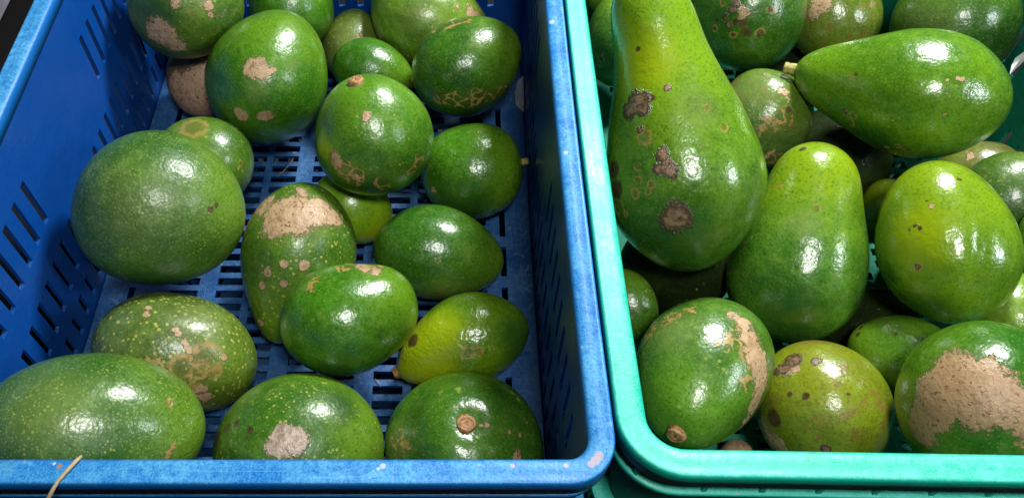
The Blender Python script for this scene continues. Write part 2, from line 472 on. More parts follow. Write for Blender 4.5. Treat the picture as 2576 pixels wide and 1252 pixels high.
# ------------------------------------------------------------------ avocado skin
def sock_max(t, lst):
    o = lst[0]
    for x in lst[1:]: o = t.math('MAXIMUM', o, x)
    return o
def skin(key, st, spots, seed, size):
    """st: dark, light greens, lime, dots, rough; spots: (kind, point in the fruit's own space, radius)"""
    t = NT('avocado_skin'); co0 = t.n('TexCoord').outputs['Object']
    co = t.vm('ADD', co0, (seed*.37 % 5, seed*.73 % 5, seed*.19 % 5))
    sep = t.n('SeparateXYZ'); t.put(sep.inputs[0], co0)
    n_lo = t.noise(co, 22, 3, .5); n_mid = t.noise(co, 150, 4, .65); n_hi = t.noise(co, 520, 3, .7)
    f = t.math('ADD', t.math('MULTIPLY', n_lo, .9), t.math('MULTIPLY', n_mid, .55)); f = t.ss(f, .50, .98)
    col = t.mix(f, st['dark'], st['light'])
    axis = t.math('DIVIDE', sep.outputs[2], size)                 # -1 blossom end .. 1 stem end
    lm = t.math('MULTIPLY', t.ss(t.math('ADD', axis, t.math('MULTIPLY', t.math('SUBTRACT', n_lo, .5), 1.1)), st.get('l0', -.2), st.get('l1', 1.0)), st.get('limeamt', .35))
    col = t.mix(lm, col, st.get('lime', (.20, .38, .012)))
    # fine mottling of the skin
    col = t.mix(t.math('MULTIPLY', t.ss(n_hi, .50, .68), .60), col, (st['dark'][0]*.45, st['dark'][1]*.5, st['dark'][2]*.5))
    d1 = t.voro(co, 430); col = t.mix(t.math('MULTIPLY', t.ss(d1, .12, .36, 1, 0), st.get('fk', .45)), col, st.get('fleck', (.22, .40, .06)))
    mid2 = t.noise(co, 75, 3, .6)
    col = t.mix(t.math('MULTIPLY', t.ss(mid2, .54, .70), .22), col, st.get('fleck', (.20, .30, .07)))
    # pale lenticel dots
    vv = t.math('ADD', t.voro(co, st.get('dsc', 210)), t.math('MULTIPLY', t.math('SUBTRACT', t.noise(co, 85, 2), .5), .45)); dm = t.ss(t.noise(co, 40, 2), .62-.35*st['dots'], .75-.3*st['dots'])
    dd = t.math('MULTIPLY', t.ss(vv, .17, .30, 1, 0), t.math('MULTIPLY', dm, min(.9, .25+st['dots'])))
    col = t.mix(dd, col, (.40, .46, .12))
    # tiny dark pores and small marks
    v2 = t.voro(t.vm('ADD', co, (1.7, .3, .9)), 120)
    pm = t.math('MULTIPLY', t.ss(v2, .05, .10, 1, 0), t.ss(t.noise(co, 55, 2), .50, .60, 0, .75))
    col = t.mix(pm, col, (.06, .05, .015))
    if st.get('russ', 0):
        rs = t.math('MULTIPLY', t.ss(t.noise(co, 48, 6, .75, dist=.8), .60-.10*st['russ'], .66-.10*st['russ']), t.ss(t.noise(co, 13, 2), .45, .60))
        col = t.mix(t.math('MULTIPLY', rs, .8), col, (.24, .15, .055))
    rough = t.math('ADD', t.math('MULTIPLY', n_mid, .20), st.get('rough', .30)-.06)
    hgt = t.math('ADD', t.math('MULTIPLY', d1, .55), t.math('MULTIPLY', t.voro(co, 230, 'SMOOTH_F1'), .9))
    spotbump = None; coatk = 1.0
    dis = t.vm('SCALE', t.vm('SUBTRACT', t.noise(co, 70, 4, .7, True), (.5, .5, .5)), None, .020)
    dis2 = t.vm('SCALE', t.vm('SUBTRACT', t.noise(co, 230, 3, .7, True), (.5, .5, .5)), None, .0045)
    wob = t.vm('ADD', co0, t.vm('ADD', dis, dis2)); wob_s = t.vm('ADD', co0, t.vm('ADD', t.vm('SCALE', dis, None, .22), t.vm('SCALE', dis2, None, .5)))
    wob_b = t.vm('ADD', co0, t.vm('ADD', t.vm('SCALE', dis, None, .6), dis2))
    fray = t.math('MULTIPLY', t.math('SUBTRACT', t.noise(co, 330, 4, .75), .5), 1.1)
    grp = {}
    for k, p, r in spots:
        src = wob if k in 'rnykw' else wob_s
        if k == 'b' and r > .005: src = wob_b
        if k == 's': src = wob_s
        d = t.math('DIVIDE', t.vm('DISTANCE', src, tuple(p)), r)
        if k in 'rsbg': d = t.math('ADD', d, fray)
        if k == 'o': d = t.math('ADD', d, t.math('MULTIPLY', fray, .8))
        grp.setdefault(k, []).append(d)
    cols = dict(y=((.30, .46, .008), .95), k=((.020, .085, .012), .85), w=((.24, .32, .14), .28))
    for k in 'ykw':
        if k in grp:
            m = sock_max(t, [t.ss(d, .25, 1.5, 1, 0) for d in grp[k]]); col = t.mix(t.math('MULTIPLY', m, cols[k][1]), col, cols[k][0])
    def speck(a, b, sc=300):
        return t.mix(t.ss(t.noise(co, sc, 4, .7), .40, .66), a, b)
    if 'n' in grp:
        m = sock_max(t, [t.ss(d, .75, 1.15, 1, 0) for d in grp['n']])
        e = t.voro(t.vm('ADD', co, t.vm('SCALE', t.noise(co, 120, 3, .6, True), None, .012)), 105, 'DISTANCE_TO_EDGE')
        net = t.math('MULTIPLY', t.math('MULTIPLY', t.ss(e, .05, .13, 1, 0), m), t.ss(t.noise(co, 90, 3, .6), .36, .48))
        col = t.mix(t.math('MULTIPLY', m, .30), col, (.11, .10, .03)); col = t.mix(net, col, speck((.42, .30, .11), (.30, .22, .09)))
        rough = t.math('ADD', rough, t.math('MULTIPLY', net, .2))
    if 'o' in grp:
        m = t.math('MULTIPLY', sock_max(t, [t.math('MULTIPLY', t.ss(d, .55, .84), t.ss(d, .95, 1.25, 1, 0)) for d in grp['o']]), t.ss(n_mid, .36, .55))
        mi = sock_max(t, [t.ss(d, .5, .95, 1, 0) for d in grp['o']])
        col = t.mix(t.math('MULTIPLY', mi, .45), col, (.13, .12, .03)); col = t.mix(t.math('MULTIPLY', m, .8), col, (.36, .26, .10))
    if 'r' in grp or 's' in grp:
        ms = [t.ss(d, .86, 1.08, 1, 0) for d in grp.get('r', [])+grp.get('s', [])]; m = sock_max(t, ms)
        tan = speck(st.get('tan', (.52, .38, .29)), (.35, .235, .165), 160)
        tan = t.mix(t.ss(t.noise(co, 330, 2, .5), .60, .68), tan, (.20, .09, .04))
        tan = t.mix(t.math('MULTIPLY', t.ss(t.voro(co, 150), .14, .22, 1, 0), .6), tan, (.22, .11, .05))
        halo = sock_max(t, [t.ss(d, .9, 1.5, 1, 0) for d in grp.get('r', [])+grp.get('s', [])]); col = t.mix(t.math('MULTIPLY', halo, .28), col, (.16, .15, .04))
        col = t.mix(t.math('MULTIPLY', m, .93), col, tan); rough = t.math('ADD', rough, t.math('MULTIPLY', m, .26)); spotbump = m
    if 'd' in grp:
        m = sock_max(t, [t.ss(d, .72, 1.12, 1, 0) for d in grp['d']])
        col = t.mix(t.math('MULTIPLY', m, .93), col, speck((.10, .055, .035), (.045, .022, .018), 140))
    if 'b' in grp:                                               # brown scab with a paler middle
        m = sock_max(t, [t.ss(d, .80, 1.08, 1, 0) for d in grp['b']]); mi = sock_max(t, [t.ss(d, .45, .80, 1, 0) for d in grp['b']])
        c = t.mix(t.math('MULTIPLY', mi, t.ss(t.noise(co, 190, 4, .7), .35, .6)), (.075, .045, .032), (.30, .20, .15))
        col = t.mix(m, col, c); rough = t.math('ADD', rough, t.math('MULTIPLY', m, .1)); spotbump = m if spotbump is None else t.math('MAXIMUM', spotbump, m)
    if 'g' in grp:
        m = sock_max(t, [t.ss(d, .90, 1.06, 1, 0) for d in grp['g']])
        col = t.mix(m, col, speck((.46, .40, .38), (.24, .19, .17), 200)); spotbump = m if spotbump is None else t.math('MAXIMUM', spotbump, m)
    col = t.mix(1.0, col, (.92, .82, .60), 'MULTIPLY')
    t.put(t.b.inputs['Base Color'], col); t.put(t.b.inputs['Roughness'], rough)
    nb = t.bump(n_lo, .5, .0045); nb = t.bump(hgt, st.get('bump', .55)*.62, .0005, nb)
    nb = t.bump(n_mid, .5, .0007, nb)
    if spotbump is not None:
        nb = t.bump(t.math('ADD', t.math('MULTIPLY', spotbump, .25), t.math('MULTIPLY', spotbump, t.noise(co, 260, 4, .7))), .9, .0009, nb)
    t.put(t.b.inputs['Normal'], nb)
    t.b.inputs['Specular IOR Level'].default_value = st.get('spec', .55)
    t.b.inputs['Coat Weight'].default_value = st.get('coat', .35); t.b.inputs['Coat Roughness'].default_value = .20
    t.put(t.b.inputs['Coat Normal'], nb)
    return t.m
def stem_mat(name, a, b):
    t = NT(name); co = t.n('TexCoord').outputs['Object']
    ring = t.n('TexWave', wave_type='RINGS', rings_direction='Z'); t.put(ring.inputs[0], co); ring.inputs['Scale'].default_value = 90; ring.inputs['Distortion'].default_value = 9
    f = t.math('ADD', t.math('MULTIPLY', ring.outputs['Fac'], .22), t.math('MULTIPLY', t.noise(co, 420, 4, .7), .85))
    t.put(t.b.inputs['Base Color'], t.mix(t.ss(f, .25, .75), a, b)); t.b.inputs['Roughness'].default_value = .6
    t.put(t.b.inputs['Normal'], t.bump(f, .8, .0012)); return t.m
M_stem = stem_mat('stem_cork', (.16, .07, .025), (.52, .27, .11))
M_stalk = stem_mat('green_stalk', (.30, .22, .06), (.52, .50, .14))

# ------------------------------------------------------------------ the avocados
G = dict(dark=(.030, .130, .010), light=(.085, .26, .018), dots=.15)
def sty(**k): d = dict(G); d.update(k); return d
DK = (.022, .105, .012); DL = (.055, .20, .022); VG = (.030, .150, .008); VL = (.075, .27, .012)
OL = (.060, .120, .018); OLL = (.15, .24, .05); LM = (.075, .19, .008); LML = (.17, .33, .012)
BG, GG = 'avocados in the blue crate', 'avocados in the green crate'
STYLE = {
'b_topleft': (sty(dark=(.03, .10, .01), light=(.12, .25, .02), dots=.3, russ=.35, rough=.4), [('r', 405, 90, 34), ('r', 440, 115, 22), ('r', 385, 75, 16), ('r', 438, 5, 10), ('r', 520, 8, 11), ('r', 528, 32, 9), ('k', 390, 30, 55)],
   'mottled avocado, brown scab low on its left, at the back left of the blue crate', BG, None),
'b_russet_ball': (sty(dark=(.10, .06, .03), light=(.16, .10, .05), dots=.1, rough=.5, russ=.5), [('r', 500, 262, 62), ('r', 470, 240, 50), ('r', 520, 230, 60)],
   'brown russet avocado in shadow under the scabbed one by the back left wall', BG, None),
'b_dullback': (sty(dark=OL, light=OLL, dots=.5, russ=.4, rough=.4), [('r', 905, 110, 14), ('w', 880, 110, 60)],
   'dull olive avocado half hidden behind the small bumpy one, at the blue crate back', BG, None),
'b_backmid': (sty(dark=VG, light=VL, dots=.1), [], 'vivid green avocado cut by the top edge, just behind the one with three tan scars', BG, None),
'b_tallneck': (sty(dark=(.07, .20, .015), light=(.18, .38, .04), dots=.55, lime=(.22, .36, .03), limeamt=.5, russ=.15), [('r', 1180, 25, 12), ('r', 1150, 12, 7), ('w', 1060, 40, 60), ('r', 1200, 36, 10)],
   'large pale green avocado with a freckled shoulder, farthest back by the blue crate wall', BG, None),
'b_smallstem': (sty(dark=VG, light=VL, dots=.05, bump=.8), [], 'small bumpy green avocado with its stem pointing right, squeezed behind the round stem-up one', BG, ('cork', .0052, .004)),
'b_netted': (sty(dark=(.022, .115, .008), light=(.055, .20, .016), dots=.08, rough=.26), [('n', 1110, 245, 26), ('n', 1150, 252, 27), ('n', 1190, 250, 28), ('n', 1230, 238, 26), ('n', 1268, 222, 22), ('n', 1298, 195, 15), ('n', 1310, 165, 9), ('n', 1090, 82, 14), ('n', 1130, 62, 22), ('n', 1165, 55, 20), ('w', 1130, 65, 55), ('k', 1190, 275, 50)],
   'dark green avocado with a tan netted scar round its underside, by the blue wall', BG, None),
'b_face': (sty(dark=VG, light=(.065, .24, .014), dots=.15, rough=.27, dsc=300), [('r', 650, 176, 20), ('r', 636, 172, 17), ('r', 668, 178, 14), ('r', 683, 178, 9), ('s', 606, 290, 18), ('s', 660, 291, 15), ('s', 676, 291, 14), ('w', 645, 225, 30), ('w', 740, 160, 22)],
   'glossy green avocado with one tan scar above and two small ones below, like a face', BG, None),
'b_sidestem': (sty(dark=VG, light=VL, dots=.1, rough=.24, bump=.75), [('r', 1090, 482, 7), ('k', 1180, 520, 60), ('k', 1130, 500, 40)],
   'flat-topped green avocado with its stem touching the right wall of the blue crate', BG, ('stalk', .0035, .006)),
'b_limehalf': (sty(dark=(.14, .38, .008), light=(.30, .62, .015), dots=.05, lime=(.28, .52, .01), limeamt=.6), [('y', 950, 590, 40)],
   'bright lime green avocado lying in the shadow under the round stem-up one', BG, None),
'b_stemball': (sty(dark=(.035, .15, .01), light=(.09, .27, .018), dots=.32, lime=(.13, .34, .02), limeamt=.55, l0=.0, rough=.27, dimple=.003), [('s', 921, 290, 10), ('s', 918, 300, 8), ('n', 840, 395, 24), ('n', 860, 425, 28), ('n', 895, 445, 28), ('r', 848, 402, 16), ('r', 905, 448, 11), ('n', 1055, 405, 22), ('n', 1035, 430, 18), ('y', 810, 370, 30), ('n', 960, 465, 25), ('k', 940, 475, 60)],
   'round avocado with a corky brown stem on top, middle of the blue crate', BG, ('cork', .0062, .0035)),
'b_scarring': (sty(dark=(.04, .13, .012), light=(.10, .23, .03), dots=.4), [('w', 485, 318, 30), ('o', 490, 320, 32), ('o', 605, 408, 7)],
   'light green avocado with a pale ring mark, peeping out behind the biggest dark one', BG, None),
'b_right': (sty(dark=(.026, .13, .012), light=(.065, .22, .02), dots=.12, rough=.24), [('o', 1100, 657, 7), ('o', 1104, 727, 5), ('w', 1110, 740, 60)],
   'smooth oval green avocado on the blue crate floor, behind the yellowish one', BG, None),
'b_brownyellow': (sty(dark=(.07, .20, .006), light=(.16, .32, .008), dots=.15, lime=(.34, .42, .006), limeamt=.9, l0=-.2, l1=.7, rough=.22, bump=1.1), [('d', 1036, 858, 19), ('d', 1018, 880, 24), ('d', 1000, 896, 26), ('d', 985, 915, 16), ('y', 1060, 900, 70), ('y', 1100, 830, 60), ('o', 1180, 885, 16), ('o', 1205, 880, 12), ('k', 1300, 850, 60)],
   'yellowish avocado with a dark red bruise at its left tip, in the blue crate', BG, ('cork', .0045, .003)),
'b_russetcap': (sty(dark=(.045, .14, .012), light=(.11, .26, .025), dots=.75, dsc=230, rough=.32), [('r', 700, 545, 42), ('r', 745, 530, 46), ('r', 795, 528, 36), ('r', 660, 520, 28), ('r', 832, 545, 24), ('r', 640, 560, 26), ('r', 690, 575, 24), ('r', 650, 500, 20), ('r', 610, 560, 24), ('r', 760, 480, 14), ('s', 672, 688, 11), ('s', 655, 720, 10), ('s', 715, 662, 10), ('s', 763, 668, 13), ('s', 712, 712, 10), ('s', 640, 800, 15), ('s', 655, 815, 13), ('k', 690, 500, 1)],
   'long avocado with a broad tan russet cap and yellow flecks, in the blue crate', BG, None),
'b_glossy': (sty(dark=VG, light=(.07, .25, .014), dots=.12, rough=.22), [('r', 905, 668, 18), ('r', 930, 672, 18), ('r', 880, 662, 12), ('r', 960, 670, 9), ('r', 870, 664, 14), ('r', 915, 676, 14), ('r', 945, 680, 12), ('n', 800, 700, 14), ('n', 780, 720, 14), ('n', 860, 672, 18), ('k', 850, 930, 50), ('k', 960, 850, 14)],
   'glossy lobed green avocado with a thin brown smear on its top edge', BG, None),
'b_bigdark': (sty(dark=(.028, .12, .014), light=(.085, .23, .030), dots=.35, dsc=330, rough=.36, bump=1.0, coat=.2, fleck=(.20, .34, .10), fk=.75), [('d', 530, 522, 9), ('d', 545, 521, 7), ('w', 350, 520, 120), ('n', 500, 390, 10), ('r', 617, 545, 7), ('r', 616, 565, 6), ('k', 400, 700, 80)],
   'biggest round dark green avocado, leaning against the left wall of the blue crate', BG, None),
'b_speckled': (sty(dark=(.055, .11, .02), light=(.12, .22, .045), dots=1.15, dsc=220, rough=.32, waist=[((455, 745), .022, .004)]), [('s', 366, 788, 9), ('s', 372, 775, 8), ('s', 443, 830, 8), ('s', 450, 842, 8), ('s', 460, 855, 8), ('s', 470, 866, 8), ('s', 480, 880, 8), ('o', 455, 918, 30), ('o', 520, 905, 38), ('o', 535, 930, 20), ('s', 567, 895, 9), ('s', 505, 985, 18), ('s', 520, 1000, 16), ('n', 490, 960, 32), ('n', 500, 905, 30), ('n', 390, 905, 24), ('w', 500, 800, 70)],
   'avocado covered in yellow dots with scribbly tan scars, left in the blue crate', BG, None),
'b_greypatch': (sty(dark=(.035, .135, .01), light=(.09, .24, .025), dots=.6, dsc=260, rough=.3), [('g', 712, 1112, 40), ('g', 735, 1105, 38), ('g', 690, 1120, 28), ('d', 570, 1075, 14), ('d', 590, 1065, 10), ('d', 635, 1080, 9), ('d', 620, 1100, 6), ('d', 548, 1100, 22), ('n', 560, 1110, 30), ('k', 860, 1020, 50)],
   'green avocado with a silvery grey scab, at the front rim of the blue crate', BG, None),
'b_standing': (sty(dark=(.024, .12, .01), light=(.06, .20, .018), dots=.28, dsc=110, rough=.24, dimple=.004, lime=(.09, .24, .02), limeamt=.3), [('s', 1223, 1067, 7), ('s', 1212, 1070, 5), ('s', 1310, 1090, 7), ('s', 1285, 1085, 6), ('s', 1325, 1060, 4), ('r', 1300, 1147, 12), ('n', 1000, 1100, 30), ('n', 1010, 1130, 30), ('w', 1000, 1100, 50)],
   'dark green avocado standing stem scar up in the front right corner of the blue crate', BG, ('cork', .0068, .0032)),
'b_frontleft': (sty(dark=(.030, .125, .014), light=(.085, .215, .04), dots=.4, dsc=320, rough=.27, fleck=(.22, .38, .10), fk=.65), [('r', 3, 1030, 10), ('n', 428, 1010, 16), ('r', 432, 1012, 6), ('w', 120, 1030, 120), ('n', 430, 1140, 16)],
   'very large green avocado in the front left corner of the blue crate', BG, None),
'g_backcorner': (sty(dark=LM, light=LML), [], 'yellowish green avocado just showing in the back left corner of the green crate', GG, None),
'g_backneck': (sty(dark=(.09, .16, .015), light=(.17, .27, .04), dots=.2, russ=.7, rough=.22), [('r', 2065, 12, 20), ('r', 2050, 30, 14)],
   'yellow-green avocado with a rusty blush, behind the sideways pear-shaped one', GG, None),
'g_leftback': (sty(dark=DK, light=DL, dots=.2, russ=.3), [('s', 1548, 95, 4), ('n', 1510, 150, 20)],
   'dark green avocado wedged between the longest one and the green crate wall', GG, None),
'g_pitted': (sty(dark=(.025, .115, .01), light=(.06, .20, .016), dots=.1, rough=.26), [('o', 1820, 10, 9), ('b', 1822, 45, 8), ('b', 1840, 30, 9), ('b', 1838, 62, 9), ('d', 1800, 50, 5), ('b', 1850, 10, 12), ('b', 1908, 84, 8), ('o', 1908, 84, 12), ('o', 1935, 25, 11), ('d', 1935, 25, 7), ('o', 1847, 88, 9), ('d', 1846, 88, 5), ('o', 1800, 70, 8), ('d', 1800, 70, 5), ('d', 1870, 62, 10), ('d', 1880, 78, 12), ('r', 1865, 35, 13), ('d', 1850, 52, 8)],
   'dark green avocado pitted with small brown holes, right behind the neck of the long one', GG, None),
'g_rightback': (sty(dark=(.022, .10, .012), light=(.055, .18, .024), dots=.2, rough=.26), [('o', 2475, 140, 9), ('w', 2330, 60, 60)],
   'large dark green avocado in the back right of the green crate, above the sideways one', GG, None),
'g_deepdark': (sty(dark=(.006, .014, .003), light=(.014, .032, .006), lime=(.02, .04, .01), fleck=(.03, .05, .015), rough=.6, coat=.06, spec=.06), [], 'filler avocado with shade painted into its skin, deep in the gap below the sideways pear-shaped one', GG, None),  # the g_deep fruits fill gaps; near-black skins paint in the shade there
'g_deepunder': (sty(dark=(.006, .014, .003), light=(.014, .030, .006), lime=(.02, .04, .01), fleck=(.03, .05, .015), rough=.6, coat=.06, spec=.06), [], 'avocado with shade painted into its skin, under the bottom of the longest one', GG, None),
'g_deepback': (sty(dark=(.006, .014, .003), light=(.014, .030, .006), lime=(.02, .04, .01), fleck=(.03, .05, .015), rough=.6, coat=.06, spec=.06), [], 'filler avocado with shade painted into its skin, in the gap left of the pale stalk of the sideways one', GG, None),
'g_deeplow': (sty(dark=(.006, .014, .003), light=(.014, .032, .006), lime=(.02, .04, .01), fleck=(.03, .05, .015), rough=.6, coat=.06, spec=.06), [], 'filler avocado with shade painted into its skin, in the low gap right of the upright lime-necked one', GG, None),
'g_deepright': (sty(dark=(.006, .014, .003), light=(.014, .032, .006), lime=(.02, .04, .01), fleck=(.03, .05, .015), rough=.6, coat=.06, spec=.06), [], 'filler avocado with shade painted into its skin, between the upright pear shape and the creased lime one', GG, None),
'g_deepleft': (sty(dark=(.006, .014, .003), light=(.014, .032, .006), lime=(.02, .04, .01), fleck=(.03, .05, .015), rough=.6, coat=.06, spec=.06), [], 'small filler avocado with shade painted into its skin, between the longest one and the upright pear shape', GG, None),
'g_oliveback': (sty(dark=(.10, .12, .03), light=(.18, .20, .07), dots=.3), [('r', 2440, 395, 10)], 'olive avocado tip showing under the blossom end of the sideways one', GG, None),
'g_twolobe': (sty(dark=(.04, .11, .02), light=(.10, .20, .05), dots=.15, russ=.35, rough=.25, waist=[((1955, 180), .016, .005)]), [('r', 1965, 235, 8), ('r', 1972, 250, 6), ('d', 1985, 275, 8), ('n', 1930, 320, 26), ('n', 1975, 300, 28), ('o', 1935, 388, 9), ('r', 1935, 388, 7), ('n', 1950, 400, 22), ('w', 1900, 220, 60), ('n', 1850, 190, 18)],
   'dull green two-lobed avocado between the long-necked one and the sideways one', GG, None),
'g_limesliver': (sty(dark=LM, light=LML), [('y', 2200, 490, 60)], 'sliver of a lime avocado between the upright pear shape and the creased lime one', GG, None),
'g_rightdull': (sty(dark=(.03, .10, .02), light=(.08, .18, .045), dots=.4, rough=.3), [('n', 2420, 400, 14)],
   'dull dark green avocado at the right edge, behind the lime egg-shaped one', GG, None),
'g_rightedge': (sty(dark=VG, light=VL), [], 'green avocado cut by the right edge of the photo beside the lime egg-shaped one', GG, None),
'g_lowlime': (sty(dark=(.10, .26, .01), light=(.22, .40, .05), dots=.3, rough=.24), [('w', 2520, 740, 50)],
   'pale lime avocado at the right edge, just above the one with the big brown patch', GG, None),
'g_leftsliver': (sty(dark=(.04, .15, .01), light=(.09, .25, .02), dots=.4), [], 'green avocado low against the left wall of the green crate, above the front stem one', GG, None),
'g_halflit': (sty(dark=(.06, .20, .01), light=(.13, .32, .015), dots=.05), [('d', 2165, 825, 8), ('d', 2252, 838, 5), ('s', 2240, 825, 3), ('d', 2158, 840, 7)],
   'half shaded green avocado behind the one with the big brown patch', GG, None),
'g_brownbit': (sty(dark=(.09, .055, .02), light=(.16, .10, .04), russ=1), [('r', 1850, 1115, 40)], 'small brown avocado end at the green front rim, left of the blotched yellow one', GG, None),
'g_sidepear': (sty(dark=(.045, .165, .008), light=(.13, .32, .016), dots=.15, lime=(.15, .33, .01), limeamt=.5, l0=-.3, rough=.2), [('o', 2140, 190, 7), ('d', 2155, 190, 5), ('r', 2142, 187, 4), ('o', 2120, 283, 9), ('b', 2130, 280, 7), ('o', 2150, 290, 11), ('o', 2145, 310, 12), ('s', 2415, 203, 7), ('s', 2412, 195, 6), ('s', 2385, 205, 4), ('o', 2080, 243, 6), ('s', 2232, 370, 7), ('n', 2280, 375, 20), ('k', 2200, 350, 60), ('w', 2400, 120, 90), ('s', 2376, 292, 4), ('s', 2390, 380, 4)],
   'glossy pear-shaped avocado lying sideways with a pale stalk at its left end', GG, ('stalk', .0050, .0085)),
'g_uprightpear': (sty(dark=(.036, .15, .012), light=(.10, .28, .03), dots=.08, lime=(.21, .38, .006), limeamt=1.0, l0=.0, l1=.75, rough=.22), [('o', 2055, 520, 10), ('n', 1960, 465, 10), ('n', 1900, 830, 24), ('r', 1895, 825, 8), ('d', 1990, 478, 3), ('d', 2020, 375, 10), ('k', 1990, 800, 90), ('w', 2020, 560, 40)],
   'upright pear-shaped avocado with a lime green neck, in the middle of the green crate', GG, None),
'g_yellowpatch': (sty(dark=(.11, .18, .008), light=(.22, .33, .02), dots=.25, lime=(.30, .36, .015), limeamt=.5, russ=.9, rough=.26), [('b', 1995, 905, 22), ('b', 1965, 930, 20), ('b', 2055, 905, 12), ('o', 2107, 962, 14), ('d', 2030, 995, 10), ('d', 1990, 990, 7), ('r', 1920, 1085, 42), ('r', 1950, 1120, 34), ('d', 1945, 1050, 24), ('r', 1985, 925, 16), ('n', 1935, 1100, 34), ('b', 2078, 1125, 13), ('d', 2190, 900, 8), ('d', 2210, 920, 9), ('n', 2170, 880, 26), ('d', 2140, 990, 5)],
   'yellow-green avocado blotched with brown, at the front rim of the green crate', GG, None),
'g_limeegg': (sty(dark=(.07, .21, .008), light=(.15, .33, .012), dots=.08, lime=(.27, .43, .008), limeamt=.6, l0=-.3, l1=1.0, rough=.20, crease=[(118, .030)]), [('b', 2300, 565, 6), ('d', 2312, 573, 6), ('d', 2290, 575, 4), ('s', 2345, 520, 6), ('b', 2305, 672, 7), ('o', 2305, 672, 11), ('d', 2415, 450, 6), ('d', 2335, 510, 4), ('y', 2300, 600, 80), ('k', 2330, 770, 60), ('k', 2240, 690, 30)],
   'shiny lime green egg-shaped avocado with a crease down its left side, on the right', GG, None),
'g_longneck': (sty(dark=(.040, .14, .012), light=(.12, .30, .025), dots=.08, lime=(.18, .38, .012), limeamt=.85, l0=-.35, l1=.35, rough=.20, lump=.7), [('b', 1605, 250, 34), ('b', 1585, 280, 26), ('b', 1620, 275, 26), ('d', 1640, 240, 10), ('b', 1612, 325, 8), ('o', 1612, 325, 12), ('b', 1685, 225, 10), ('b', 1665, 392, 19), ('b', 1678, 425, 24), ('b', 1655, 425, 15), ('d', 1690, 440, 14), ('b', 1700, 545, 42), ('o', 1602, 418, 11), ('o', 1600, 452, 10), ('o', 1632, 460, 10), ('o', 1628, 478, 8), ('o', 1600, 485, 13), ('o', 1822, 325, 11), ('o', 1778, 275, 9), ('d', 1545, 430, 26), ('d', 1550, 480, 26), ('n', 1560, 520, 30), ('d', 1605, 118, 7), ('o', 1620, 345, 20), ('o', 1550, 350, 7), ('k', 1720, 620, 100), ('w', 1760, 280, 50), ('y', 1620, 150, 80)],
   'longest avocado, with a thick lime green neck and dark brown scabs', GG, None),
'g_stemfront': (sty(dark=(.035, .13, .014), light=(.09, .24, .03), dots=.3, dsc=170, lime=(.12, .32, .012), limeamt=.75, l0=.1, l1=.9, rough=.25, dimple=.003), [('n', 1820, 860, 26), ('n', 1860, 850, 34), ('n', 1890, 900, 34), ('r', 1840, 790, 14), ('r', 1870, 815, 20), ('r', 1890, 850, 28), ('r', 1900, 885, 30), ('r', 1915, 930, 30), ('r', 1915, 970, 26), ('r', 1905, 1010, 24), ('n', 1870, 960, 26), ('n', 1900, 990, 22), ('n', 1830, 1090, 26), ('r', 1850, 1085, 16), ('r', 1880, 1050, 13), ('n', 1640, 830, 26), ('n', 1680, 800, 26), ('n', 1730, 780, 22), ('n', 1620, 860, 20), ('w', 1700, 830, 70), ('n', 1870, 1070, 24)],
   'avocado pointing its brown stem scar at the front left corner of the green crate', GG, ('cork', .0062, .004)),
'g_bigpatch': (sty(dark=(.018, .12, .008), light=(.05, .21, .014), dots=.06, rough=.22, tan=(.42, .28, .19)), [('r', 2400, 930, 48), ('r', 2360, 980, 52), ('r', 2350, 1040, 44), ('r', 2420, 985, 58), ('r', 2470, 940, 36), ('r', 2500, 1000, 50), ('r', 2545, 1035, 44), ('r', 2320, 1090, 30), ('r', 2590, 1040, 50), ('r', 2460, 1030, 44), ('r', 2310, 1040, 24), ('n', 2570, 1100, 20)],
   'deep green avocado with a big rough brown patch, in the green crate', GG, None),
}
